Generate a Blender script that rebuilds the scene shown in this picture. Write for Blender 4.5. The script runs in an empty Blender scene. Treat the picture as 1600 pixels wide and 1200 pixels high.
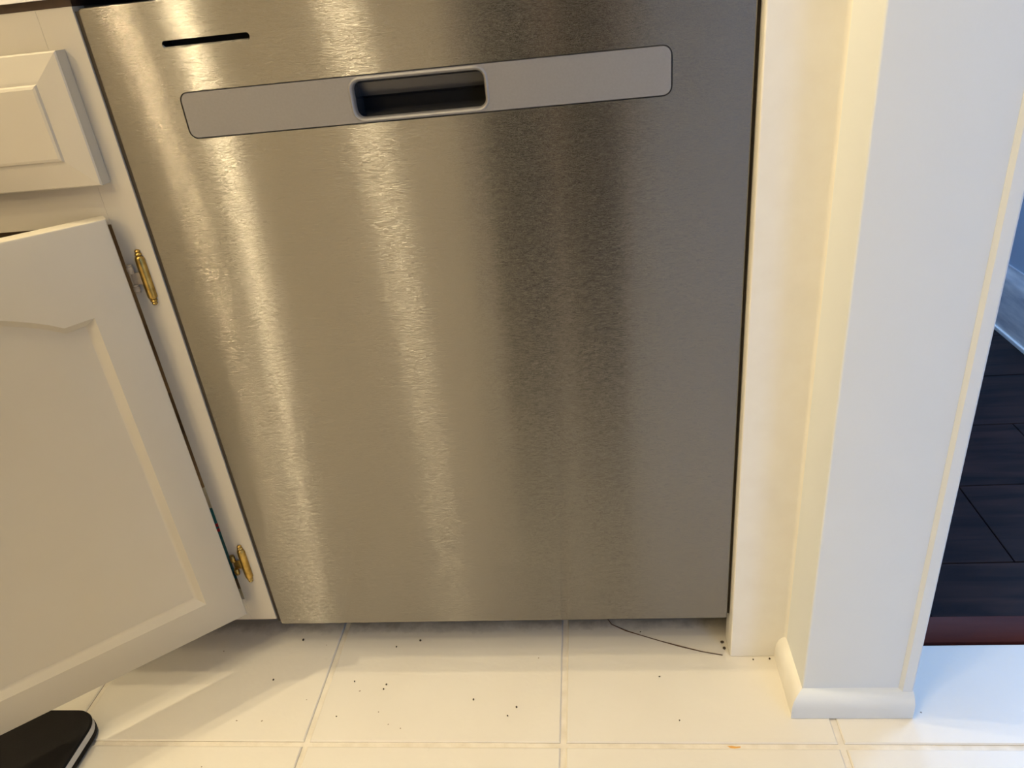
import bpy, bmesh, math, random
from mathutils import Vector, Matrix

# ------------------------------------------------------------------ camera, world, lights, exposure
S = bpy.context.scene
COL = S.collection
random.seed(7)
R = math.radians

cam_d = bpy.data.cameras.new('camera')
cam_d.sensor_width = 36.0
cam_d.sensor_fit = 'HORIZONTAL'
cam_d.lens = 1173.39 / 1600 * 36
cam_d.clip_start = 0.02
cam = bpy.data.objects.new('camera', cam_d)
COL.objects.link(cam)
cam.location = (0.43047, -0.69396, 0.76802)
cam.rotation_euler = (R(61.8291), R(5.5925), R(4.3861))
S.camera = cam

S.view_settings.view_transform = 'Standard'
S.view_settings.look = 'None'
S.view_settings.gamma = 1.0
S.view_settings.use_curve_mapping = False
S.view_settings.exposure = 0.08

w = bpy.data.worlds.new('world')
S.world = w
w.use_nodes = True
w.node_tree.nodes['Background'].inputs['Color'].default_value = (0.45, 0.62, 1.0, 1)
w.node_tree.nodes['Background'].inputs['Strength'].default_value = 0.6

WARM = (1.0, 0.82, 0.50)
COOL = (0.31, 0.56, 1.0)


def point(name, loc, power, radius, color=WARM):
    l = bpy.data.lights.new(name, 'POINT')
    l.energy = power
    l.shadow_soft_size = radius
    l.color = color
    o = bpy.data.objects.new(name, l)
    o.location = loc
    COL.objects.link(o)
    return o


def area(name, loc, target, sx, sy, power, color):
    l = bpy.data.lights.new(name, 'AREA')
    l.shape = 'RECTANGLE'
    l.size, l.size_y = sx, sy
    l.energy = power
    l.color = color
    o = bpy.data.objects.new(name, l)
    o.location = loc
    d = Vector(target) - Vector(loc)
    o.rotation_euler = d.to_track_quat('-Z', 'Y').to_euler()
    COL.objects.link(o)
    return o


# ceiling lamps of the kitchen: two bulbs above the counter edge, three hanging lower
point('counter_bulb', (-0.28, -0.002, 2.36), 33, 0.004)
point('counter_bulb', (-0.16, 0.045, 2.36), 33, 0.004)
point('pendant_bulb', (-0.83, -1.60, 1.75), 26, 0.028)
point('pendant_bulb', (-0.12, -0.70, 1.75), 14.5, 0.055)
point('pendant_bulb', (-0.78, -1.05, 1.75), 13, 0.024, (1.0, 0.78, 0.46))
# daylight: patio door to the right behind the camera, narrow window of the nook beyond the partition
area('patio_daylight', (1.95, -2.55, 1.10), (0.75, -0.1, 0.4), 0.7, 1.9, 17, (0.22, 0.48, 1.0))
area('nook_daylight', (1.98, 0.97, 1.15), (0.8, -0.2, 0.0), 0.42, 1.6, 20, COOL)
area('hall_fill', (1.03, 2.9, 1.4), (1.1, 0.8, 0.0), 0.5, 1.2, 50, COOL)  # added fill to brighten the hall; the far wall has no window


# ------------------------------------------------------------------ materials
def mat(name, color, rough=0.5, metal=0.0, spec=0.5, noise=None, bump=None, coat=0.0):
    m = bpy.data.materials.new(name)
    m.use_nodes = True
    nt = m.node_tree
    b = nt.nodes['Principled BSDF']
    b.inputs['Base Color'].default_value = (*color, 1)
    b.inputs['Roughness'].default_value = rough
    b.inputs['Metallic'].default_value = metal
    b.inputs['Specular IOR Level'].default_value = spec
    b.inputs['Coat Weight'].default_value = coat
    tc = nt.nodes.new('ShaderNodeTexCoord')
    if noise:
        scale, color2, amount = noise[:3]
        mp = nt.nodes.new('ShaderNodeMapping')
        mp.inputs['Scale'].default_value = noise[3] if len(noise) > 3 else (1, 1, 1)
        n = nt.nodes.new('ShaderNodeTexNoise')
        n.inputs['Scale'].default_value = scale
        n.inputs['Detail'].default_value = 6
        mx = nt.nodes.new('ShaderNodeMix')
        mx.data_type = 'RGBA'
        mx.inputs['A'].default_value = (*color, 1)
        mx.inputs['B'].default_value = (*color2, 1)
        mr = nt.nodes.new('ShaderNodeMapRange')
        mr.inputs['From Min'].default_value = 0.35
        mr.inputs['From Max'].default_value = 0.7
        mr.inputs['To Max'].default_value = amount
        nt.links.new(tc.outputs['Object'], mp.inputs['Vector'])
        nt.links.new(mp.outputs['Vector'], n.inputs['Vector'])
        nt.links.new(n.outputs['Fac'], mr.inputs['Value'])
        nt.links.new(mr.outputs['Result'], mx.inputs['Factor'])
        nt.links.new(mx.outputs['Result'], b.inputs['Base Color'])
    if bump:
        scale, strength, dist = bump[:3]
        mp = nt.nodes.new('ShaderNodeMapping')
        mp.inputs['Scale'].default_value = bump[3] if len(bump) > 3 else (1, 1, 1)
        n = nt.nodes.new('ShaderNodeTexNoise')
        n.inputs['Scale'].default_value = scale
        n.inputs['Detail'].default_value = 4
        bp = nt.nodes.new('ShaderNodeBump')
        bp.inputs['Strength'].default_value = strength
        bp.inputs['Distance'].default_value = dist
        nt.links.new(tc.outputs['Object'], mp.inputs['Vector'])
        nt.links.new(mp.outputs['Vector'], n.inputs['Vector'])
        nt.links.new(n.outputs['Fac'], bp.inputs['Height'])
        nt.links.new(bp.outputs['Normal'], b.inputs['Normal'])
    return m


M = {}
M['cabinet_paint'] = mat('cabinet_paint', (0.51, 0.47, 0.392), 0.42, noise=(9, (0.48, 0.435, 0.357), 0.5),
                         bump=(60, 0.10, 0.002, (1, 1, 0.25)))
M['wall_paint'] = mat('wall_paint', (0.745, 0.78, 0.81), 0.55, noise=(14, (0.72, 0.755, 0.78), 0.4),
                      bump=(240, 0.10, 0.001))
M['trim_paint'] = mat('trim_paint', (0.85, 0.83, 0.78), 0.40, noise=(40, (0.76, 0.72, 0.65), 0.3),
                      bump=(90, 0.08, 0.001))
M['ceiling_paint'] = mat('ceiling_paint', (0.8, 0.8, 0.78), 0.8)
M['grout'] = mat('grout', (0.77, 0.72, 0.64), 0.8, noise=(70, (0.62, 0.56, 0.46), 0.6), bump=(300, 0.4, 0.001))
M['grout_dirt'] = mat('grout_dirt', (0.30, 0.25, 0.19), 0.9, noise=(80, (0.5, 0.44, 0.36), 0.8))
M['counter'] = mat('counter_laminate', (0.82, 0.80, 0.76), 0.3, noise=(90, (0.70, 0.66, 0.6), 0.3))
M['black_plastic'] = mat('black_plastic', (0.005, 0.005, 0.005), 0.6, spec=0.2)
M['gap_shade_brown'] = mat('gap_shade_brown', (0.055, 0.045, 0.034), 0.8, spec=0.1)  # shade colour for the strips filling the dishwasher's side gaps
M['dark_cavity'] = mat('dark_cavity', (0.02, 0.017, 0.015), 0.7)
M['cabinet_inside'] = mat('cabinet_inside', (0.20, 0.14, 0.09), 0.6, noise=(30, (0.13, 0.09, 0.055), 0.7, (1, 1, 0.1)))
M['handle_grey'] = mat('handle_grey', (0.29, 0.28, 0.275), 0.5, metal=0.5, noise=(500, (0.26, 0.25, 0.245), 0.5))
M['pocket_grey'] = mat('pocket_grey', (0.075, 0.074, 0.077), 0.25, metal=0.5)
M['brass'] = mat('brass', (0.50, 0.34, 0.10), 0.30, metal=1.0, noise=(120, (0.22, 0.14, 0.04), 0.8))
M['painted_metal'] = mat('painted_metal', (0.50, 0.41, 0.29), 0.6, spec=0.2, noise=(150, (0.32, 0.25, 0.18), 0.7))
M['mat_black'] = mat('mat_black', (0.009, 0.008, 0.008), 0.6, spec=0.2, bump=(500, 0.15, 0.001))
M['mat_silver'] = mat('mat_silver', (0.62, 0.63, 0.66), 0.4, metal=0.2)
M['hall_wall'] = mat('hall_wall_paint', (0.44, 0.54, 0.66), 0.6)
M['hall_base'] = mat('hall_baseboard_paint', (0.78, 0.76, 0.74), 0.4, noise=(26, (0.36, 0.38, 0.42), 0.9, (1, 0.35, 2.2)))
M['threshold'] = mat('threshold_wood', (0.085, 0.022, 0.016), 0.6, spec=0.12, noise=(30, (0.05, 0.010, 0.009), 0.8, (0.2, 2, 2)))
M['crumb'] = mat('crumb_dark', (0.05, 0.035, 0.02), 0.8)
M['thread'] = mat('dark_thread', (0.10, 0.055, 0.03), 0.8)
M['chip'] = mat('orange_chip', (0.72, 0.38, 0.10), 0.6)
M['bottle_blue'] = mat('bottle_blue', (0.03, 0.22, 0.36), 0.3)
M['bottle_white'] = mat('bottle_white', (0.75, 0.76, 0.75), 0.35)
M['bottle_red'] = mat('bottle_red', (0.55, 0.02, 0.06), 0.4)
M['dark_stand_in'] = mat('dark_stand_in_brown', (0.060, 0.030, 0.018), 0.45, noise=(12, (0.03, 0.015, 0.01), 0.7, (4, 4, 0.3)))  # dark brown for the added rear board and the shaded worktop gap
M['warm_wall'] = mat('kitchen_wall_paint', (0.58, 0.50, 0.37), 0.7)
M['cool_reflection'] = mat('cool_reflection_tint', (0.33, 0.39, 0.54), 0.7)  # blue tint put in so the steel's right half reflects cool light
M['glass_frame'] = mat('window_frame_white', (0.8, 0.8, 0.8), 0.4)


def steel_material():
    """steel brushed along x: each groove tilts the normal up or down, so lamps smear into upright streaks"""
    m = bpy.data.materials.new('brushed_steel')
    m.use_nodes = True
    nt = m.node_tree
    N, L = nt.nodes.new, nt.links.new
    b = nt.nodes['Principled BSDF']
    b.inputs['Base Color'].default_value = (0.250, 0.243, 0.234, 1)
    b.inputs['Metallic'].default_value = 1.0
    b.inputs['Roughness'].default_value = 0.165
    b.inputs['Anisotropic'].default_value = 0.95
    b.inputs['Anisotropic Rotation'].default_value = 0.25
    tg = N('ShaderNodeTangent')
    tg.direction_type = 'UV_MAP'
    tg.uv_map = 'UVMap'
    L(tg.outputs['Tangent'], b.inputs['Tangent'])
    tc = N('ShaderNodeTexCoord')
    # groove tilt: three white noises summed give a bell curve; cells are short scratches lying along x
    acc = None
    for k, sc in enumerate(((240, 240, 13000), (900, 900, 22000), (5000, 5000, 60000))):
        mp = N('ShaderNodeMapping')
        mp.inputs['Scale'].default_value = sc
        mp.inputs['Location'].default_value = (k * 3.1, k * 7.7, k * 1.3)
        L(tc.outputs['Object'], mp.inputs['Vector'])
        fl = N('ShaderNodeVectorMath')
        fl.operation = 'FLOOR'
        L(mp.outputs['Vector'], fl.inputs[0])
        wn = N('ShaderNodeTexWhiteNoise')
        wn.noise_dimensions = '3D'
        L(fl.outputs['Vector'], wn.inputs['Vector'])
        if acc is None:
            acc = wn.outputs['Value']
        else:
            ad = N('ShaderNodeMath')
            ad.operation = 'ADD'
            L(acc, ad.inputs[0])
            L(wn.outputs['Value'], ad.inputs[1])
            acc = ad.outputs[0]
    sm = N('ShaderNodeMath')
    sm.operation = 'SUBTRACT'
    sm.inputs[1].default_value = 1.5
    L(acc, sm.inputs[0])
    sq = N('ShaderNodeMath')                      # tilt = s * (a + b s^2): most grooves nearly upright, a few steep
    sq.operation = 'MULTIPLY'
    L(sm.outputs[0], sq.inputs[0])
    L(sm.outputs[0], sq.inputs[1])
    sl = N('ShaderNodeMath')
    sl.operation = 'MULTIPLY_ADD'
    sl.inputs[1].default_value = TILT[1]
    sl.inputs[2].default_value = TILT[0]
    L(sq.outputs[0], sl.inputs[0])
    t = N('ShaderNodeMath')
    t.operation = 'MULTIPLY'
    L(sm.outputs[0], t.inputs[0])
    L(sl.outputs[0], t.inputs[1])
    # slow waviness across the sheet
    wv = N('ShaderNodeTexNoise')
    wv.inputs['Scale'].default_value = 7
    L(tc.outputs['Object'], wv.inputs['Vector'])
    wx = N('ShaderNodeMath')
    wx.operation = 'MULTIPLY_ADD'
    wx.inputs[1].default_value = 0.008
    wx.inputs[2].default_value = -0.004
    L(wv.outputs['Fac'], wx.inputs[0])
    cb = N('ShaderNodeCombineXYZ')
    L(wx.outputs[0], cb.inputs['X'])
    L(t.outputs[0], cb.inputs['Z'])
    geo = N('ShaderNodeNewGeometry')
    va = N('ShaderNodeVectorMath')
    va.operation = 'ADD'
    L(geo.outputs['Normal'], va.inputs[0])
    L(cb.outputs[0], va.inputs[1])
    nm = N('ShaderNodeVectorMath')
    nm.operation = 'NORMALIZE'
    L(va.outputs['Vector'], nm.inputs[0])
    L(nm.outputs['Vector'], b.inputs['Normal'])
    return m


TILT = (0.50, 0.52)
M['steel'] = steel_material()


def tile_material():
    m = bpy.data.materials.new('glazed_tile')
    m.use_nodes = True
    nt = m.node_tree
    b = nt.nodes['Principled BSDF']
    b.inputs['Roughness'].default_value = 0.33
    geo = nt.nodes.new('ShaderNodeNewGeometry')
    n1 = nt.nodes.new('ShaderNodeTexNoise')
    n1.inputs['Scale'].default_value = 9
    n1.inputs['Detail'].default_value = 8
    mx = nt.nodes.new('ShaderNodeMix')
    mx.data_type = 'RGBA'
    mx.inputs['A'].default_value = (0.765, 0.735, 0.675, 1)
    mx.inputs['B'].default_value = (0.71, 0.665, 0.59, 1)
    nt.links.new(geo.outputs['Position'], n1.inputs['Vector'])
    nt.links.new(n1.outputs['Fac'], mx.inputs['Factor'])
    # small dark glaze specks
    v = nt.nodes.new('ShaderNodeTexVoronoi')
    v.inputs['Scale'].default_value = 62
    v.inputs['Randomness'].default_value = 1
    nz = nt.nodes.new('ShaderNodeTexNoise')
    nz.inputs['Scale'].default_value = 300
    add = nt.nodes.new('ShaderNodeMath')
    add.operation = 'MULTIPLY_ADD'
    add.inputs[1].default_value = 0.165
    nt.links.new(geo.outputs['Position'], v.inputs['Vector'])
    nt.links.new(geo.outputs['Position'], nz.inputs['Vector'])
    nt.links.new(nz.outputs['Fac'], add.inputs[0])
    nt.links.new(v.outputs['Distance'], add.inputs[2])
    sep = nt.nodes.new('ShaderNodeSeparateColor')
    nt.links.new(v.outputs['Color'], sep.inputs['Color'])
    thr = nt.nodes.new('ShaderNodeMapRange')          # only some cells carry a speck, of differing size
    thr.inputs['From Min'].default_value = 0.55
    thr.inputs['From Max'].default_value = 1.0
    thr.inputs['To Min'].default_value = 0.0
    thr.inputs['To Max'].default_value = 0.155
    nt.links.new(sep.outputs['Red'], thr.inputs['Value'])
    less = nt.nodes.new('ShaderNodeMath')
    less.operation = 'LESS_THAN'
    nt.links.new(add.outputs[0], less.inputs[0])
    nt.links.new(thr.outputs['Result'], less.inputs[1])
    mx2 = nt.nodes.new('ShaderNodeMix')
    mx2.data_type = 'RGBA'
    mx2.inputs['B'].default_value = (0.26, 0.21, 0.155, 1)
    nt.links.new(less.outputs[0], mx2.inputs['Factor'])
    nt.links.new(mx.outputs['Result'], mx2.inputs['A'])
    # grime smudges plus painted shade, deepening the dark under the dishwasher
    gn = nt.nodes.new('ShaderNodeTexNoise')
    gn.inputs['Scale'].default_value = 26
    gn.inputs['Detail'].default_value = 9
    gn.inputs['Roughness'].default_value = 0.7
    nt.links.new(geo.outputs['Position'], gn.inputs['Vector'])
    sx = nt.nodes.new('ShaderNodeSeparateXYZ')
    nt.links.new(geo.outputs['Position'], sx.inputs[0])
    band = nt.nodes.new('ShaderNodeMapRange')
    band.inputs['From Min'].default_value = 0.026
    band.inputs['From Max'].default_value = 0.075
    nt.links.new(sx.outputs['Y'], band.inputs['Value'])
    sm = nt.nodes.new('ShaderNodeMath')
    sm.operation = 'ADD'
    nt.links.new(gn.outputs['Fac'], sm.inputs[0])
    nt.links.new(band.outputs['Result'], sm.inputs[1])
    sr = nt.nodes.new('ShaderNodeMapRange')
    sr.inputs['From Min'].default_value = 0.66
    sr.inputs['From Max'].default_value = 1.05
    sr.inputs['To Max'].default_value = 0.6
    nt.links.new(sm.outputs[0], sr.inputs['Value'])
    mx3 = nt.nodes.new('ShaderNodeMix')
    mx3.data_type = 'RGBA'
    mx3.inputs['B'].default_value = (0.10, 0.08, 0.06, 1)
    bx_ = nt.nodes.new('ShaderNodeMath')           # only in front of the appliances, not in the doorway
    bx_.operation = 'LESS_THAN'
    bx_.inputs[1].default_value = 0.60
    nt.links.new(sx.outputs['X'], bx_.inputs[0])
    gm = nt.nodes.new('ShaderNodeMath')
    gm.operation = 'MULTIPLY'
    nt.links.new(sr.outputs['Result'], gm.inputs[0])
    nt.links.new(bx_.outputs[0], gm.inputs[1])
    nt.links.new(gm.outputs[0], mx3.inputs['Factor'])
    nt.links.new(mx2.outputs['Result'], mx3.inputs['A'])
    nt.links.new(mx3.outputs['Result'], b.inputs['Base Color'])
    n2 = nt.nodes.new('ShaderNodeTexNoise')
    n2.inputs['Scale'].default_value = 120
    nt.links.new(geo.outputs['Position'], n2.inputs['Vector'])
    bp = nt.nodes.new('ShaderNodeBump')
    bp.inputs['Strength'].default_value = 0.165
    bp.inputs['Distance'].default_value = 0.001
    nt.links.new(n2.outputs['Fac'], bp.inputs['Height'])
    nt.links.new(bp.outputs['Normal'], b.inputs['Normal'])
    return m


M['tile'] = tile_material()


def wood_material():
    m = bpy.data.materials.new('dark_hardwood')
    m.use_nodes = True
    nt = m.node_tree
    b = nt.nodes['Principled BSDF']
    b.inputs['Roughness'].default_value = 0.38
    b.inputs['Specular IOR Level'].default_value = 0.05
    geo = nt.nodes.new('ShaderNodeNewGeometry')
    mp = nt.nodes.new('ShaderNodeMapping')
    mp.inputs['Scale'].default_value = (5, 40, 5)
    n = nt.nodes.new('ShaderNodeTexNoise')
    n.inputs['Scale'].default_value = 1.0
    n.inputs['Detail'].default_value = 7
    n.inputs['Distortion'].default_value = 0.8
    cr = nt.nodes.new('ShaderNodeValToRGB')
    e = cr.color_ramp.elements
    e[0].position, e[0].color = 0.35, (0.008, 0.006, 0.008, 1)
    e[1].position, e[1].color = 0.72, (0.034, 0.018, 0.016, 1)
    nt.links.new(geo.outputs['Position'], mp.inputs['Vector'])
    nt.links.new(mp.outputs['Vector'], n.inputs['Vector'])
    nt.links.new(n.outputs['Fac'], cr.inputs['Fac'])
    nt.links.new(cr.outputs['Color'], b.inputs['Base Color'])
    bp = nt.nodes.new('ShaderNodeBump')
    bp.inputs['Strength'].default_value = 0.2
    bp.inputs['Distance'].default_value = 0.001
    nt.links.new(n.outputs['Fac'], bp.inputs['Height'])
    nt.links.new(bp.outputs['Normal'], b.inputs['Normal'])
    return m


M['wood'] = wood_material()


# ------------------------------------------------------------------ helpers
def link(name, me, material, parent=None, smooth=None):
    o = bpy.data.objects.new(name, me)
    COL.objects.link(o)
    if material is not None and not me.materials:
        me.materials.append(material)
    if parent is not None:
        o.parent = parent
    if smooth is not None:
        for p in me.polygons:
            p.use_smooth = True
        me.set_sharp_from_angle(angle=R(smooth))
    return o


def obj(name, bm, material, parent=None, smooth=None, origin=None):
    bmesh.ops.recalc_face_normals(bm, faces=bm.faces[:])
    me = bpy.data.meshes.new(name)
    if origin is not None:
        bmesh.ops.translate(bm, verts=bm.verts[:], vec=-Vector(origin))
    bm.to_mesh(me)
    bm.free()
    o = link(name, me, material, parent, smooth)
    if origin is not None:
        o.location = origin
    return o


def struct(o):
    o['kind'] = 'structure'
    return o


def thing(name, label, cat, loc=(0, 0, 0), group=None):
    o = bpy.data.objects.new(name, None)
    o.empty_display_size = 0.05
    COL.objects.link(o)
    o.location = loc
    tag(o, label, cat, group)
    return o


def tag(o, label, cat, group=None):
    o['label'] = label
    o['category'] = cat
    if group:
        o['group'] = group
    return o


def box(bm, x0, x1, y0, y1, z0, z1, bev=0.0, seg=2):
    ret = bmesh.ops.create_cube(bm, size=1.0)
    vs = ret['verts']
    for v in vs:
        v.co = Vector(((x0 + x1) / 2 + v.co.x * (x1 - x0), (y0 + y1) / 2 + v.co.y * (y1 - y0),
                       (z0 + z1) / 2 + v.co.z * (z1 - z0)))
    if bev:
        es = list({e for v in vs for e in v.link_edges})
        bmesh.ops.bevel(bm, geom=es, offset=bev, segments=seg, affect='EDGES', profile=0.5)


def boxes(*args, bev=0.0, seg=2):
    bm = bmesh.new()
    for a in args:
        box(bm, *a, bev=bev, seg=seg)
    return bm


def rrect(x0, x1, z0, z1, r, n=6):
    """rounded rectangle outline, counter-clockwise, as (x, z)"""
    pts = []
    for cx, cz, a0 in ((x1 - r, z1 - r, 0), (x0 + r, z1 - r, 90), (x0 + r, z0 + r, 180), (x1 - r, z0 + r, 270)):
        for i in range(n + 1):
            a = R(a0 + 90 * i / n)
            pts.append((cx + r * math.cos(a), cz + r * math.sin(a)))
    return pts


def ring(bm, pts):
    return [bm.verts.new(p) for p in pts]


def bridge(bm, a, b, closed=True):
    n = len(a)
    for i in range(n if closed else n - 1):
        j = (i + 1) % n
        bm.faces.new((a[i], a[j], b[j], b[i]))


def fill_with_holes(bm, loops):
    edges = []
    for lp in loops:
        for i in range(len(lp)):
            a, b = lp[i], lp[(i + 1) % len(lp)]
            e = bm.edges.get((a, b)) or bm.edges.new((a, b))
            edges.append(e)
    bmesh.ops.triangle_fill(bm, edges=edges, use_beauty=True)


def sweep(bm, profile, path_fn, ts):
    """profile: list of 2-D points; path_fn(t, u, v) -> 3-D point"""
    rows = [[bm.verts.new(path_fn(t, u, v)) for u, v in profile] for t in ts]
    for a, b in zip(rows, rows[1:]):
        bridge(bm, a, b, closed=True)
    bm.faces.new(rows[0][::-1])
    bm.faces.new(rows[-1])


def lathe(bm, prof, center, axis_m=None, n=16):
    """prof: (radius, height) pairs about z"""
    rows = []
    for r, h in prof:
        row = []
        for i in range(n):
            a = 2 * math.pi * i / n
            p = Vector((max(r, 1e-5) * math.cos(a), max(r, 1e-5) * math.sin(a), h))
            if axis_m is not None:
                p = axis_m @ p
            row.append(bm.verts.new(Vector(center) + p))
        rows.append(row)
    for a, b in zip(rows, rows[1:]):
        bridge(bm, a, b)
    bm.faces.new(rows[0][::-1])
    bm.faces.new(rows[-1])


# ------------------------------------------------------------------ room shell
WX0, WX1, WY = 0.6435, 0.7590, -0.0880          # the partition wall: left face, right face, front end
CEIL = 2.45
floor = struct(obj('floor', boxes((-2.7, 2.7, -3.1, 0.0035, -0.12, -0.0022), (-2.7, 0.70, 0.0035, 0.75, -0.12, -0.0022)),
                   M['grout']))
struct(obj('ceiling', boxes((-2.7, 2.7, -3.1, 3.1, CEIL, CEIL + 0.1)), M['ceiling_paint']))
struct(obj('wall_back', boxes((-2.7, WX0, 0.65, 0.75, -0.1, CEIL)), M['warm_wall']))
struct(obj('wall_left', boxes((-2.7, -2.6, -3.0, 0.65, -0.1, CEIL)), M['warm_wall']))
struct(obj('wall_behind', boxes((-2.7, 0.30, -2.7, -2.6, -0.1, CEIL), (2.30, 2.7, -2.7, -2.6, -0.1, CEIL), (1.60, 2.30, -2.7, -2.6, 2.1, CEIL)), M['warm_wall']))
# the partition wall that ends beside the dishwasher, slightly rounded corner beads
bm = bmesh.new()
pr = 0.0022
prof = [(WX1, 3.0), (WX0, 3.0)]
for i in range(5):
    a = R(180 + 90 * i / 4)
    prof.append((WX0 + pr + pr * math.cos(a), WY + pr + pr * math.sin(a)))
for i in range(5):
    a = R(270 + 90 * i / 4)
    prof.append((WX1 - pr + pr * math.cos(a), WY + pr + pr * math.sin(a)))
sweep(bm, prof, lambda t, u, v: (u, v, t), (-0.1, CEIL))
struct(obj('wall_partition', bm, M['wall_paint'], smooth=40))
# rooms beyond
struct(obj('wall_hall', boxes((1.315, 1.42, 0.70, 3.0, -0.1, CEIL)), M['hall_wall']))
struct(obj('wall_far', boxes((0.70, 1.42, 3.0, 3.1, -0.1, CEIL)), M['hall_wall']))
# nook wall with the narrow window, patio wall with the glazed door
struct(obj('wall_nook', boxes((1.42, 1.72, 1.0, 1.1, -0.1, CEIL), (2.24, 2.7, 1.0, 1.1, -0.1, CEIL),
                              (1.72, 2.24, 1.0, 1.1, 2.05, CEIL), (1.72, 2.24, 1.0, 1.1, -0.1, 0.25)), M['wall_paint']))
struct(obj('wall_right', boxes((2.6, 2.7, -2.7, 1.0, -0.1, CEIL)), M['wall_paint']))


def window(n, x0, x1, y0, y1, z0, z1, along):
    bm = bmesh.new()
    t = 0.05
    if along == 'x':
        for a in ((x0, x0 + t, y0, y1, z0, z1), (x1 - t, x1, y0, y1, z0, z1), (x0, x1, y0, y1, z0, z0 + t),
                  (x0, x1, y0, y1, z1 - t, z1)):
            box(bm, *a)
    else:
        m_ = (y0 + y1) / 2
        for a in ((x0, x1, y0, y0 + t, z0, z1), (x0, x1, y1 - t, y1, z0, z1), (x0, x1, y0, y1, z0, z0 + t),
                  (x0, x1, y0, y1, z1 - t, z1), (x0, x1, m_ - t / 2, m_ + t / 2, z0, z1)):
            box(bm, *a)
    return struct(obj(n, bm, M['glass_frame']))


window('window_1', 1.72, 2.24, 1.01, 1.09, 0.25, 2.05, 'x')
struct(obj('wall_behind_cool', boxes((0.30, 1.60, -2.7, -2.6, -0.1, CEIL)), M['cool_reflection']))  # unseen wall section, coloured to cool the reflection in the steel
window('window_2', 1.60, 2.30, -2.69, -2.61, -0.0, 2.1, 'x')
# dark board added on the unseen rear wall, to darken its reflection in the steel
bm = boxes((-0.10, 0.26, -2.6, -2.56, 0.0, 2.05))
reflector_b = struct(obj('dark_reflector', bm, M['dark_stand_in']))
obj('door_panel', boxes((-0.04, 0.20, -2.562, -2.553, 0.15, 1.95), bev=0.004), M['dark_stand_in'], reflector_b)  # front layer of the added dark board

# ------------------------------------------------------------------ tile floor, each tile a part
T = 0.3051
GX, GY, GAP = 0.0660, -0.1369, 0.0068
tile_cache = {}


def tile_mesh(wx, wy):
    key = (round(wx, 4), round(wy, 4))
    if key not in tile_cache:
        bm = bmesh.new()
        b = 0.0014
        hx, hy = wx / 2, wy / 2
        r0 = ring(bm, [(-hx, -hy, -0.006), (hx, -hy, -0.006), (hx, hy, -0.006), (-hx, hy, -0.006)])
        r1 = ring(bm, [(-hx, -hy, -b), (hx, -hy, -b), (hx, hy, -b), (-hx, hy, -b)])
        r2 = ring(bm, [(-hx + b, -hy + b, 0), (hx - b, -hy + b, 0), (hx - b, hy - b, 0), (-hx + b, hy - b, 0)])
        bridge(bm, r0, r1)
        bridge(bm, r1, r2)
        bm.faces.new(r2)
        bmesh.ops.recalc_face_normals(bm, faces=bm.faces[:])
        me = bpy.data.meshes.new('tile')
        bm.to_mesh(me)
        bm.free()
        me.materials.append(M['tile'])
        me.materials.append(M['grout_dirt'])
        for p in me.polygons:
            if abs(p.normal.z) < 0.3:
                p.material_index = 1
        tile_cache[key] = me
    return tile_cache[key]


def place_tile(x0, x1, y0, y1):
    o = bpy.data.objects.new('tile', tile_mesh(x1 - x0, y1 - y0))
    COL.objects.link(o)
    o.parent = floor
    o.location = ((x0 + x1) / 2, (y0 + y1) / 2, random.uniform(-0.0003, 0.0002))


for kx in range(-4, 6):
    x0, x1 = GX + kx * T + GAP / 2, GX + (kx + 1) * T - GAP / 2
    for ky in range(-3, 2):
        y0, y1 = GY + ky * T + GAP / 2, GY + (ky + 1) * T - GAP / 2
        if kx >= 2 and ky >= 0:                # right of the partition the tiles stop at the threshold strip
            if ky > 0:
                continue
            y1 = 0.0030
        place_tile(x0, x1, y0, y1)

# ------------------------------------------------------------------ hardwood of the next room
hall_floor = struct(obj('floor_hall', boxes((0.70, 2.7, 0.0035, 3.0, -0.12, -0.006)), M['dark_cavity']))
TH0, TH1 = 0.0055, 0.0450
PW = 0.163
plank_joint = 0.987
row = 0
y = TH1 + 0.0008
edges = [y, 0.1450, 0.3200, 0.495, 0.67, 0.845, 1.02, 1.195, 1.37, 1.545, 1.72, 1.895, 2.07, 2.245, 2.42, 2.595, 2.77, 2.945]
for i, (a, b) in enumerate(zip(edges, edges[1:])):
    xs = [0.705]
    j0 = plank_joint if i == 1 else 0.84 + ((i * 0.53) % 0.75)
    if a < 0.7:
        xs += [j0, min(j0 + 0.9, 2.0), 2.58]
    else:
        xs += [1.314] if j0 > 1.2 else [j0, 1.314]
    for c, d in zip(xs, xs[1:]):
        if d - c < 0.05:
            continue
        bm = boxes((c + 0.0006, d - 0.0006, a + 0.0006, b - 0.0006, -0.006, 0.0015 + random.uniform(-0.0002, 0.0002)), bev=0.0008, seg=1)
        obj('plank', bm, M['wood'], hall_floor)
# reducer strip between the tiles and the hardwood
bm = bmesh.new()
prof = [(TH0, -0.004), (TH0, 0.0016), (TH0 + 0.004, 0.0042), (TH0 + 0.020, 0.0066), (TH1 - 0.004, 0.0062), (TH1 - 0.0008, 0.0044),
        (TH1, 0.0), (TH1, -0.004)]
sweep(bm, prof, lambda t, u, v: (t, u, v), (WX1 + 0.0005, 2.58))
struct(obj('trim_threshold', bm, M['threshold'], smooth=35))
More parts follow.
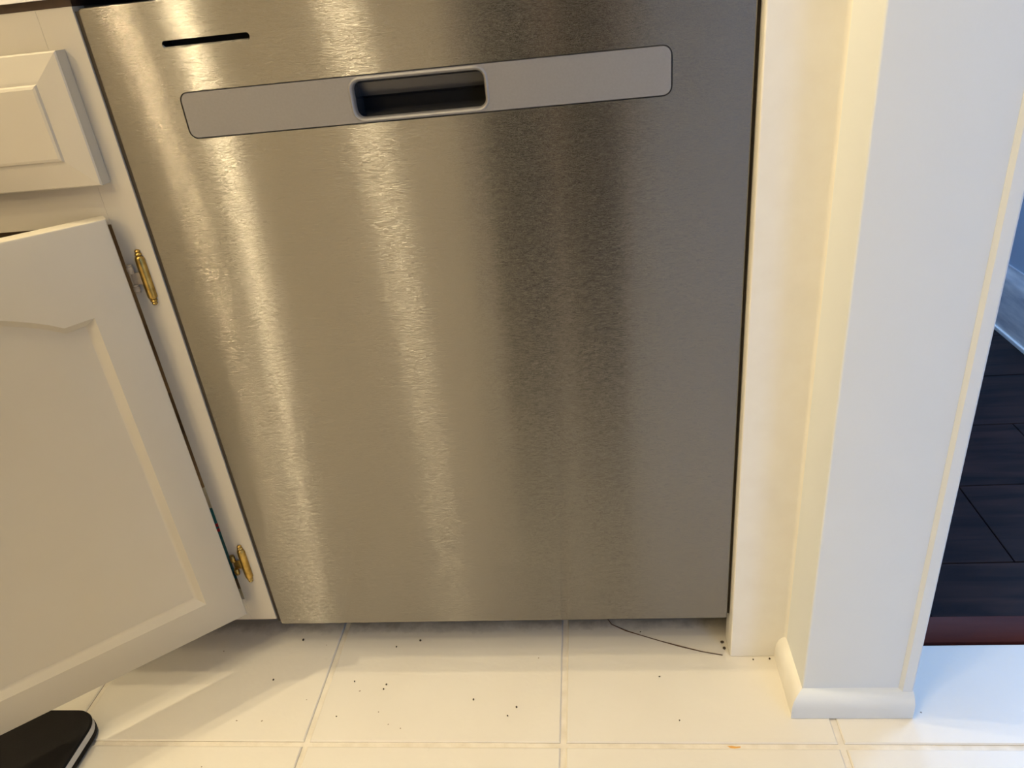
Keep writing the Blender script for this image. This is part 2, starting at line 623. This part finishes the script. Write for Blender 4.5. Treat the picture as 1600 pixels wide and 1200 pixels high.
# baseboard of the hall wall with a thin shoe strip at its foot
bm = bmesh.new()
prof = [(0.0, 0.0), (-0.016, 0.0), (-0.016, 0.105), (-0.012, 0.118), (-0.006, 0.128), (-0.004, 0.136), (0.0, 0.136)]
sweep(bm, prof, lambda t, u, v: (1.315 + u, t, v), (0.70, 2.99))
hb = struct(obj('baseboard_hall', bm, M['hall_base'], smooth=30))
obj('shoe_strip', boxes((1.2935, 1.2995, 0.70, 2.99, 0.0, 0.010), bev=0.002), M['trim_paint'], hb)

# ------------------------------------------------------------------ partition trim: shoe moulding, corner strip, filler panel
QD, QH = 0.0140, 0.0335


def quarter(n=8):
    pts = [(0.0, 0.0), (QD, 0.0), (QD, QH * 0.42)]
    for i in range(1, n + 1):
        a = R(90 * i / n)
        pts.append((QD * math.cos(a), QH * 0.42 + QH * 0.58 * math.sin(a)))
    return pts


# front piece, mitred at its left end
bm = bmesh.new()
rows = []
for s in (0, 1):
    rows.append([bm.verts.new(((WX0 + 0.0006 - u if s == 0 else WX1 + 0.003), WY - u, v)) for u, v in quarter()])
bridge(bm, rows[0], rows[1])
bm.faces.new(rows[0][::-1])
bm.faces.new(rows[1])
struct(obj('baseboard_front', bm, M['wall_paint'], smooth=35))
# side piece along the left face, mitred at its front end, up to the filler panel
FY = -0.0125
bm = bmesh.new()
rows = []
for s in (0, 1):
    rows.append([bm.verts.new((WX0 - u * 0.86, (WY - u - 0.0003 if s == 0 else FY - 0.0002), v)) for u, v in quarter()])
bridge(bm, rows[0], rows[1])
bm.faces.new(rows[0][::-1])
bm.faces.new(rows[1])
struct(obj('baseboard_left', bm, M['trim_paint'], smooth=35))
# corner guard strip on the right edge of the wall end
bm = bmesh.new()
prof = [(0.7474, WY + 0.001), (0.7474, WY - 0.0006), (0.7502, WY - 0.0046), (WX1 + 0.0010, WY - 0.0046),
        (WX1 + 0.0028, WY - 0.0032), (WX1 + 0.0030, WY + 0.03), (WX1 - 0.001, WY + 0.03)]
sweep(bm, prof, lambda t, u, v: (u, v, t), (QH - 0.0035, CEIL))
struct(obj('trim_corner', bm, M['wall_paint'], smooth=8))
# filler panel between dishwasher and wall: rounded left edge, coved into the wall
DW = 0.5746
bm = bmesh.new()
prof = [(DW + 0.0035, 0.02)]
for i in range(7):
    a = R(180 + 90 * i / 6)
    prof.append((DW + 0.0035 + 0.0018 + 0.0018 * math.cos(a), FY + 0.0022 + 0.0022 * math.sin(a)))
for i in range(7):
    a = R(90 - 90 * i / 6)
    prof.append((WX0 - 0.004 + 0.004 * math.cos(a), FY - 0.004 + 0.004 * math.sin(a)))
prof += [(WX0, 0.02)]
sweep(bm, prof, lambda t, u, v: (u, v, t), (0.0005, 0.785))
struct(obj('trim_filler', bm, M['trim_paint'], smooth=50))

# ------------------------------------------------------------------ dishwasher
ZB, ZT = 0.0531, 0.7843
dw = thing('dishwasher', 'brushed stainless steel dishwasher with grey pocket handle under the counter', 'dishwasher', (DW / 2, 0.0, 0.0))


def dpart(name, bm, material, parent=dw, smooth=None):
    o = obj(name, bm, material, None, smooth)
    o.parent = parent
    o.matrix_parent_inverse = Matrix.Translation(Vector((-DW / 2, 0, 0)))
    return o


def add_uv(o):
    me = o.data
    uv = me.uv_layers.new(name='UVMap')
    for lp in me.loops:
        c = me.vertices[lp.vertex_index].co
        uv.data[lp.index].uv = (c.x, c.z + c.y)


SL = (0.0666, 0.1470, 0.7459, 0.7524)        # slot
HP = (0.0681, 0.5066, 0.6686, 0.7098)        # handle plate
PK = (0.2270, 0.3462, 0.6727, 0.7052)        # pocket
bm = bmesh.new()
P0 = lambda pts, yy: [(a, yy, b) for a, b in pts]
out = []
for inset, yy in ((0.0, 0.030), (0.0, 0.0014), (0.0003, 0.0006), (0.0007, 0.0001), (0.0014, 0.0)):
    out.append(ring(bm, P0(rrect(inset, DW - inset, ZB + inset, ZT - inset, 0.003 - inset * 0.5, 3), yy)))
for a, b in zip(out, out[1:]):
    bridge(bm, a, b)
slot0 = ring(bm, P0(rrect(*SL, 0.003), 0.0))
slot1 = ring(bm, P0(rrect(SL[0] + .0006, SL[1] - .0006, SL[2] + .0014, SL[3] - .0004, 0.0025), 0.0012))
bridge(bm, slot0, slot1)
slot2 = ring(bm, P0(rrect(SL[0] + .0006, SL[1] - .0006, SL[2] + .0014, SL[3] - .0004, 0.0025), 0.020))
bridge(bm, slot1, slot2)
hp0 = ring(bm, P0(rrect(*HP, 0.0085), 0.0))
hp1 = ring(bm, P0(rrect(HP[0] + .0004, HP[1] - .0004, HP[2] + .0004, HP[3] - .0004, 0.0081), 0.0008))
bridge(bm, hp0, hp1)
hp2 = ring(bm, P0(rrect(HP[0] + .0004, HP[1] - .0004, HP[2] + .0004, HP[3] - .0004, 0.0081), 0.012))
bridge(bm, hp1, hp2)
fill_with_holes(bm, [out[-1], slot0, hp0])
door = dpart('door_panel', bm, M['steel'])
add_uv(door)

# dark backing of the slot, grey handle plate, pocket
dpart('vent_slot', boxes((SL[0] - .002, SL[1] + .002, 0.0165, 0.0195, SL[2] - .002, SL[3] + .002)), M['black_plastic'])
bm = bmesh.new()
g = 0.0007
o0 = ring(bm, P0(rrect(HP[0] + g, HP[1] - g, HP[2] + g, HP[3] - g, 0.0076), 0.011))
o1 = ring(bm, P0(rrect(HP[0] + g, HP[1] - g, HP[2] + g, HP[3] - g, 0.0076), 0.0012))
o2 = ring(bm, P0(rrect(HP[0] + g + .0006, HP[1] - g - .0006, HP[2] + g + .0006, HP[3] - g - .0006, 0.0070), 0.0004))
bridge(bm, o0, o1)
bridge(bm, o1, o2)
# lip: slightly raised rim round the pocket, then down into it
rims = []
for ins, yy in ((-0.0028, 0.0004), (-0.0022, -0.0002), (-0.0012, -0.0005), (0.0, 0.0002), (0.0009, 0.0022), (0.0012, 0.006)):
    rims.append(ring(bm, P0(rrect(PK[0] + ins, PK[1] - ins, max(PK[2] + ins, HP[2] + g + .0009) if ins < 0 else PK[2] + ins,
                                  min(PK[3] - ins, HP[3] - g - .0009) if ins < 0 else PK[3] - ins, 0.0080 - ins), yy)))
for a, b in zip(rims, rims[1:]):
    bridge(bm, a, b)
fill_with_holes(bm, [o2, rims[0]])
hplate = dpart('handle_plate', bm, M['handle_grey'], smooth=40)
# pocket tub: back plate above, finger scoop below, end walls
bm = bmesh.new()
prof = [(0.005, PK[3] - 0.0010), (0.016, PK[3] - 0.0015), (0.020, PK[3] - 0.004), (0.0215, 0.6935), (0.0235, 0.6895), (0.030, 0.6868),
        (0.042, 0.6858), (0.046, 0.6842), (0.047, 0.6820), (0.040, 0.6785), (0.030, 0.6762), (0.018, 0.6745), (0.005, PK[2] + 0.0010)]
xl, xr = PK[0] + 0.0011, PK[1] - 0.0011
cols = [ring(bm, [(xx, a, b) for a, b in prof]) for xx in (xl, xl + 0.1 * (xr - xl), xr - 0.1 * (xr - xl), xr)]
for a, b in zip(cols, cols[1:]):
    bridge(bm, a, b, closed=False)
bm.faces.new(cols[0])
bm.faces.new(cols[-1][::-1])
dpart('handle_pocket', bm, M['pocket_grey'], hplate, smooth=35).matrix_parent_inverse = Matrix.Identity(4)
# tub body behind the door, dark strips put in the side gaps as shade, recessed kick plate
dpart('tub_body', boxes((0.006, DW - 0.006, 0.0305, 0.60, 0.075, 0.775)), M['black_plastic'])
dpart('gap_shade', boxes((-0.0040, -0.0002, 0.0022, 0.0300, ZB + 0.004, ZT - 0.002)), M['gap_shade_brown'])
dpart('gap_shade', boxes((DW + 0.0002, DW + 0.0030, 0.0040, 0.0300, ZB + 0.004, ZT - 0.002)), M['gap_shade_brown'])
dpart('kick_plate', boxes((0.004, DW - 0.004, 0.078, 0.088, 0.002, 0.074), bev=0.001), M['black_plastic'])

# ------------------------------------------------------------------ base cabinet on the left
FX = -0.0042                      # right edge of the stile
CX0 = -0.86
cab = thing('base_cabinet', 'cream painted base cabinet with drawer above a half open arched door', 'cabinet', (-0.43, 0.0, 0.0))


def cpart(name, bm, material, parent=cab, smooth=None):
    o = obj(name, bm, material, None, smooth)
    o.parent = parent
    o.matrix_parent_inverse = Matrix.Translation(Vector((0.43, 0, 0)))
    return o


STX = -0.0385                     # inner edge of the right stile
Z0, ZR1, ZR2, ZD0 = 0.0625, 0.5965, 0.6300, 0.7600
cpart('face_frame', boxes((STX, FX, 0.0, 0.019, Z0, 0.7865), (CX0, STX, 0.0, 0.019, ZR1, 0.6420), (CX0, STX, 0.0, 0.019, 0.7480, 0.7865),
                          (CX0, STX, 0.0, 0.019, Z0, 0.0990), (CX0, CX0 + 0.04, 0.0, 0.019, Z0, 0.7865), (-0.475, -0.437, 0.0, 0.019, Z0, 0.7865),
                          bev=0.0004), M['cabinet_paint'])
cpart('side_panel', boxes((FX - 0.014, FX - 0.001, 0.019, 0.60, 0.0800, 0.7865)), M['cabinet_inside'])
cpart('side_panel', boxes((CX0, CX0 + 0.013, 0.019, 0.60, 0.0800, 0.7865)), M['cabinet_inside'])
cpart('bottom_panel', boxes((CX0 + 0.013, FX - 0.014, 0.019, 0.60, 0.0850, 0.0980)), M['cabinet_inside'])
cpart('back_panel', boxes((CX0 + 0.013, FX - 0.014, 0.59, 0.60, 0.098, 0.7865)), M['cabinet_inside'])
cpart('toe_kick', boxes((CX0 + 0.013, FX - 0.014, 0.075, 0.088, 0.0, 0.085)), M['cabinet_paint'])

# drawer front with a raised field
DX1, DX0, DZ0, DZ1 = -0.0235, -0.435, 0.6372, 0.7543
drw = cpart('drawer', boxes((DX0 + 0.02, DX1 - 0.02, 0.0, 0.45, 0.655, 0.735)), M['cabinet_inside'])
bm = bmesh.new()
lev = [(0.0, -0.0003), (0.0, -0.0155), (0.0020, -0.0172), (0.0240, -0.0196), (0.0262, -0.0215), (0.0285, -0.0222)]
lev = [(0.0, -0.0003), (0.0, -0.0140), (0.0012, -0.0152), (0.0225, -0.0188), (0.0250, -0.0190), (0.0262, -0.0212), (0.0285, -0.0220)]
rings = [ring(bm, [(DX0 + i, yy, DZ0 + i), (DX1 - i, yy, DZ0 + i), (DX1 - i, yy, DZ1 - i), (DX0 + i, yy, DZ1 - i)]) for i, yy in lev]
for a, b in zip(rings, rings[1:]):
    bridge(bm, a, b)
bm.faces.new(rings[0][::-1])
bm.faces.new(rings[-1])
fr = obj('drawer_front', bm, M['cabinet_paint'], None)
fr.parent = drw
fr.matrix_parent_inverse = Matrix.Translation(Vector((0.43, 0, 0))) @ Matrix.Identity(4)
fr.matrix_parent_inverse = Matrix.Identity(4)

# the open door, modelled closed about its hinge corner then swung 39 degrees
DA = 39.2
TH = 0.0190
PIV = Vector((-0.0294 - TH * math.sin(R(DA)) , -0.0185 + TH * math.cos(R(DA)), 0.0))
DZB, DZT, DWID = 0.0900, 0.6068, 0.395
# local frame: u runs from the hinge edge to the free edge, v outward (front), z up
ud = Vector((-math.cos(R(DA)), -math.sin(R(DA)), 0))
vd = Vector((math.sin(R(DA)), -math.cos(R(DA)), 0))


def dl(u, v, z):
    return PIV + ud * u + vd * v + Vector((0, 0, z))


def arch_loop(ins, n=24):
    """outline of the recessed field, inset by ins, from bottom hinge corner round"""
    u0, u1 = 0.0400 + ins, DWID - 0.0400 - ins
    zb = 0.1335 + ins
    zs = 0.5165 - ins * 0.9
    pts = [(u0, zb), (u0, zs)]
    sh = 0.028 - ins
    mid = (u0 + u1) / 2
    a0 = u0 + max(sh, 0.012)
    a1 = u1 - max(sh, 0.012)
    for i in range(n + 1):
        t = i / n
        u = a0 + (a1 - a0) * t
        h = 0.040 * (math.sin(math.pi * t) ** 0.85)
        pts.append((u, zs - 0.002 + h))
    pts += [(u1, zs), (u1, zb)]
    return pts


bm = bmesh.new()
e = 0.0018
lo = []
for ins, v in ((0.0, 0.0), (0.0, TH - e), (e * 0.3, TH - e * 0.3), (e, TH)):
    lo.append(ring(bm, [dl(ins, v, DZB + ins), dl(ins, v, DZT - ins), dl(DWID - ins, v, DZT - ins), dl(DWID - ins, v, DZB + ins)]))
for a, b in zip(lo, lo[1:]):
    bridge(bm, a, b)
bm.faces.new(lo[0][::-1])
ar = []
for ins, dv in ((0.0, 0.0), (0.0012, 0.0010), (0.0055, 0.0050), (0.0092, 0.0086), (0.0106, 0.0090)):
    ar.append(ring(bm, [dl(u, TH - dv, z) for u, z in arch_loop(ins)]))
for a, b in zip(ar, ar[1:]):
    bridge(bm, a, b)
fill_with_holes(bm, [lo[-1], ar[0]])
fill_with_holes(bm, [ar[-1]])
cdoor = cpart('door', bm, M['cabinet_paint'], smooth=30)


def hinge(zc, finish):
    """surface hinge: barrel plate with finials on the stile, two knuckles wrapping to the door"""
    ln = 0.0300
    xb = -0.0205
    bm = bmesh.new()
    # half round barrel lying on the frame with turned ends
    prof = []
    hh = [(0.0002, -ln), (0.0022, -ln + .0006), (0.0030, -ln + .002), (0.0022, -ln + .0034), (0.0034, -ln + .0044), (0.0036, -ln + .0056),
          (0.0026, -ln + .0068), (0.0042, -ln + .0078), (0.0048, -ln + .010)]
    prof = hh + [(0.0050, -0.012), (0.0050, 0.012)] + [(r, -h) for r, h in hh[::-1]]
    lathe(bm, prof, (xb, -0.0010, zc), n=18)
    h = cpart('hinge', bm, M['brass'], smooth=45)

    def sub(name, bm, m):
        o = obj(name, bm, m, None, 45)
        o.parent = h
        return o
    # leaf under the barrel
    sub('frame_leaf', boxes((xb - 0.0045, xb + 0.0050, -0.0015, 0.0001, zc - 0.021, zc + 0.021), bev=0.0006), M['brass'])
    for s in (-1, 1):
        z = zc + s * 0.0105
        bm = bmesh.new()
        lathe(bm, [(0.0004, -.0048), (0.0026, -.0046), (0.0031, -.0036), (0.0026, -.0028), (0.0033, -.002), (0.0033, .002), (0.0026, .0028),
                   (0.0031, .0036), (0.0026, .0046), (0.0004, .0048)], (-0.0330, -0.0035, z), n=14)
        sub('knuckle', bm, finish)
    sub('door_leaf', boxes((-0.0345, xb - 0.003, -0.0032, -0.0012, zc - 0.0062, zc + 0.0062), bev=0.0005), finish)
    return h


hinge(0.5400, M['painted_metal'])
hinge(0.1590, M['brass'])

# ------------------------------------------------------------------ worktop over both
bm = bmesh.new()
prof = [(-0.0060, 0.7935)]
for i in range(7):
    a = R(180 - 90 * i / 6)
    prof.append((-0.0060 + 0.006 + 0.006 * math.cos(a), 0.8235 + 0.006 * math.sin(a)))
prof += [(0.645, 0.8295), (0.645, 0.7935)]
sweep(bm, prof, lambda t, u, v: (t, u, v), (-1.2, WX0 - 0.0005))
ct = obj('countertop', bm, M['counter'], smooth=35, origin=(-0.28, 0.3, 0.7935))
tag(ct, 'white worktop with straight front edge above the cream cabinet', 'countertop')
bm = boxes((-1.19, FX, 0.0012, 0.59, 0.7866, 0.7934))  # dark strip standing in for the shaded gap under the worktop
st = obj('worktop_gap_shade', bm, M['dark_stand_in'])
st.parent = ct
st.matrix_parent_inverse = Matrix.Translation(Vector((0.28, -0.3, -0.7935)))

# ------------------------------------------------------------------ bottle inside the cabinet, seen through the hinge gap
bt = thing('bottle', 'blue bottle with red dots in the gap behind the open cabinet door', 'bottle', (-0.078, 0.060, 0.098))
bx, by = -0.078, 0.060


def bpart(name, bm, material, smooth=40):
    o = obj(name, bm, material, None, smooth)
    o.parent = bt
    o.matrix_parent_inverse = Matrix.Translation(Vector((-bx, -by, -0.098)))
    return o


bm = bmesh.new()
lathe(bm, [(0.024, 0.0), (0.026, 0.003), (0.026, 0.088), (0.024, 0.096), (0.014, 0.106), (0.012, 0.112)], (bx, by, 0.0985), n=24)
bpart('bottle_body', bm, M['bottle_blue'])
bm = bmesh.new()
lathe(bm, [(0.0135, 0.0), (0.0135, 0.016), (0.012, 0.018)], (bx, by, 0.0985 + 0.1121), n=20)
bpart('cap', bm, M['bottle_white'])
for zz in (0.183, 0.191):
    bm = bmesh.new()
    for k in range(12):
        a = 2 * math.pi * k / 12
        mm = Matrix.Rotation(a, 4, 'Z') @ Matrix.Rotation(R(90), 4, 'Y')
        p = Vector((bx + 0.0258 * math.cos(a), by + 0.0258 * math.sin(a), zz))
        lathe(bm, [(0.0026, -0.0006), (0.0026, 0.0008)], p, mm.to_3x3(), n=10)
    o = bpart('dot_band', bm, M['bottle_red'])
    o['label'] = 'row of red dots round the bottle'

# ------------------------------------------------------------------ black slab on the floor at lower left
fm = thing('floor_mat', 'black flat mat with rounded corner and pale edge stripe below the open door', 'mat', (-0.38, -0.26, 0.0))


def slab_ring(bm, ins, z):
    return ring(bm, [(a, b, z) for a, b in rrect(-0.56 + ins, -0.2030 - ins, -0.42 + ins, -0.1060 - ins, 0.030 - ins, 8)])


def mpart(name, levels, material):
    bm = bmesh.new()
    rs = [slab_ring(bm, i, z) for i, z in levels]
    for a, b in zip(rs, rs[1:]):
        bridge(bm, a, b)
    bm.faces.new(rs[0][::-1])
    bm.faces.new(rs[-1])
    o = obj(name, bm, material, None, 35)
    o.parent = fm
    o.matrix_parent_inverse = Matrix.Translation(Vector((0.38, 0.26, 0)))
    return o


mpart('base', [(0.004, 0.0005), (0.0015, 0.002), (0.0, 0.004), (0.0, 0.0085), (0.0015, 0.0098)], M['mat_black'])
mpart('edge_stripe', [(0.0012, 0.0098), (0.0008, 0.0102), (0.0008, 0.0182), (0.0014, 0.0186)], M['mat_silver'])['label'] = 'pale silver stripe along the edge'
mpart('top_pad', [(0.0014, 0.0186), (0.0010, 0.0194), (0.0022, 0.0222), (0.0045, 0.0232)], M['mat_black'])

# ------------------------------------------------------------------ small litter on the floor
bm = bmesh.new()
tp = [(0.4241, 0.0600), (0.4330, 0.0420), (0.4510, 0.0310), (0.4691, 0.0231), (0.4950, 0.0125), (0.5164, 0.0043), (0.5440, -0.0050), (0.5690, -0.0112)]
rows = []
for i, (a, b) in enumerate(tp):
    p = Vector((a, b, 0.0009 + 0.0002 * (i % 2)))
    q = Vector((*tp[min(i + 1, len(tp) - 1)], 0)) - Vector((*tp[max(i - 1, 0)], 0))
    q.normalize()
    s = Vector((-q.y, q.x, 0))
    rad = 0.0006 if i not in (2, 5) else 0.0009
    rows.append(ring(bm, [p + s * rad * math.cos(R(60 * k)) + Vector((0, 0, rad * math.sin(R(60 * k)))) for k in range(6)]))
for a, b in zip(rows, rows[1:]):
    bridge(bm, a, b)
bm.faces.new(rows[0][::-1])
bm.faces.new(rows[-1])
th = obj('thread', bm, M['thread'], smooth=60, origin=(0.4965, 0.024, 0.0))
tag(th, 'thin dark thread lying curved on the floor tile under the dishwasher', 'thread')

bm = bmesh.new()
outl = [(-0.008, 0.0012), (-0.004, -0.0018), (0.001, -0.0022), (0.008, -0.0010), (0.0085, 0.0008), (0.003, 0.0004), (-0.002, 0.0016)]
r0 = ring(bm, [(a, b, 0.0) for a, b in outl])
r1 = ring(bm, [(a * .85, b * .85, 0.0011) for a, b in outl])
bridge(bm, r0, r1)
bm.faces.new(r0[::-1])
bm.faces.new(r1)
ch = obj('chip', bm, M['chip'])
ch.location = (0.5606, -0.1370, -0.0031)
tag(ch, 'small orange chip lying in the grout line near the partition foot', 'chip')

bm = bmesh.new()
CR = [(0.0105, 0.0215, 1.6), (0.1760, 0.0180, 1.6), (0.1450, 0.0080, 1.0), (0.3140, -0.0870, 1.3), (0.2600, -0.0760, 1.0), (0.1020, -0.0480, .9),
      (0.1450, -0.0530, .9), (0.1430, -0.0600, .8), (0.3040, -0.0990, .9), (-0.0080, -0.0450, 1.0), (0.4880, -0.0430, .8), (0.4700, 0.0290, .9),
      (0.5050, -0.1050, .8), (0.0930, -0.1000, .8), (0.6050, -0.0180, 1.0), (0.6250, -0.0170, 1.1), (0.5720, 0.0100, 1.5), (0.5730, 0.0000, 1.6)]
for a, b, s in CR:
    ret = bmesh.ops.create_icosphere(bm, subdivisions=1, radius=0.0013 * s)
    sx, sy = random.uniform(.7, 1.3), random.uniform(.7, 1.3)
    for v in ret['verts']:
        v.co = Vector((a + v.co.x * sx, b + v.co.y * sy, 0.0007 * s + v.co.z * 0.7))
cr = obj('crumbs', bm, M['crumb'])
cr['kind'] = 'stuff'
tag(cr, 'scattered tiny dark crumbs on the pale floor tiles', 'crumbs')

# ------------------------------------------------------------------ the person taking the picture, mirrored only as a dark blur in the steel
M['dark_clothes'] = mat('dark_clothes', (0.020, 0.014, 0.013), 0.9, noise=(40, (0.012, 0.009, 0.009), 0.6))
M['skin'] = mat('skin', (0.62, 0.40, 0.29), 0.55)
M['hair'] = mat('hair', (0.03, 0.02, 0.014), 0.7)
per = thing('person', 'person in dark clothes standing before the dishwasher, mirrored as the dark streak in its steel', 'person', (0.39, -0.86, 0.0))


def skin_mesh(name, pts, edges, radii, root, material, parent, levels=2):
    me = bpy.data.meshes.new(name)
    me.from_pydata([Vector(p) - Vector((0.39, -0.86, 0)) for p in pts], edges, [])
    o = bpy.data.objects.new(name, me)
    COL.objects.link(o)
    me.materials.append(material)
    o.parent = parent
    md = o.modifiers.new('skin', 'SKIN')
    md.use_smooth_shade = True
    sv = me.skin_vertices[0].data
    for i, r in enumerate(radii):
        sv[i].radius = r if isinstance(r, tuple) else (r, r)
        sv[i].use_root = (i == root)
    sd = o.modifiers.new('sub', 'SUBSURF')
    sd.levels = sd.render_levels = levels
    return o


bp = [((0.395, -0.90, 0.96), (.18, .13)), ((0.41, -0.88, 1.14), (.17, .12)), ((0.40, -0.87, 1.32), (.16, .11)), ((0.405, -0.84, 1.44), (.08, .07)),
      ((0.30, -0.87, 0.88), .105), ((0.30, -0.75, 0.50), .082), ((0.30, -0.76, 0.10), .064), ((0.285, -0.61, 0.045), (.048, .035)),
      ((0.485, -0.88, 0.88), .105), ((0.435, -0.76, 0.50), .082), ((0.435, -0.78, 0.10), .064), ((0.445, -0.63, 0.045), (.048, .035)),
      ((0.235, -0.87, 1.38), .062), ((0.20, -0.86, 1.10), .046), ((0.345, -0.77, 0.90), .034),
      ((0.59, -0.87, 1.38), .066), ((0.68, -0.88, 1.10), .052), ((0.51, -0.77, 0.90), .034)]
be = [(0, 1), (1, 2), (2, 3), (0, 4), (4, 5), (5, 6), (6, 7), (0, 8), (8, 9), (9, 10), (10, 11), (2, 12), (12, 13), (13, 14), (2, 15), (15, 16), (16, 17)]
skin_mesh('body', [p for p, r in bp], be, [r for p, r in bp], 0, M['dark_clothes'], per)
hp = [((0.405, -0.845, 1.42), .052), ((0.407, -0.825, 1.50), .052), ((0.41, -0.80, 1.57), (.078, .085)), ((0.41, -0.80, 1.66), (.082, .095)), ((0.41, -0.81, 1.72), (.05, .06)),
      ((0.41, -0.70, 1.60), .014)]
head = skin_mesh('head', [p for p, r in hp], [(0, 1), (1, 2), (2, 3), (3, 4), (2, 5)], [r for p, r in hp], 0, M['skin'], per)
hh = [((0.41, -0.86, 1.60), (.072, .05)), ((0.41, -0.845, 1.68), (.088, .07)), ((0.41, -0.80, 1.735), (.07, .06))]
o = skin_mesh('hair', [p for p, r in hh], [(0, 1), (1, 2)], [r for p, r in hh], 0, M['hair'], per)
for sgn, wx in ((1, 0.345), (-1, 0.51)):
    hv = [((wx, -0.77, 0.90), .028), ((wx + sgn * 0.020, -0.745, 0.845), (.036, .018))]
    ed = [(0, 1)]
    for k in range(4):                       # four fingers, bent towards the phone
        b0 = len(hv)
        off = (k - 1.5) * 0.017
        ln = (0.030, 0.036, 0.034, 0.026)[k]
        hv += [((wx + sgn * 0.030, -0.742 + off, 0.815), .0095), ((wx + sgn * (0.034 + ln * 0.5), -0.742 + off, 0.795), .0085),
               ((wx + sgn * (0.034 + ln), -0.742 + off, 0.785), .0075)]
        ed += [(1, b0), (b0, b0 + 1), (b0 + 1, b0 + 2)]
    b0 = len(hv)
    hv += [((wx + sgn * 0.008, -0.775, 0.835), .011), ((wx + sgn * 0.026, -0.785, 0.805), .0095), ((wx + sgn * 0.045, -0.780, 0.795), .008)]
    ed += [(1, b0), (b0, b0 + 1), (b0 + 1, b0 + 2)]
    skin_mesh('hand', [p for p, r in hv], ed, [r for p, r in hv], 0, M['skin'], per, 1)
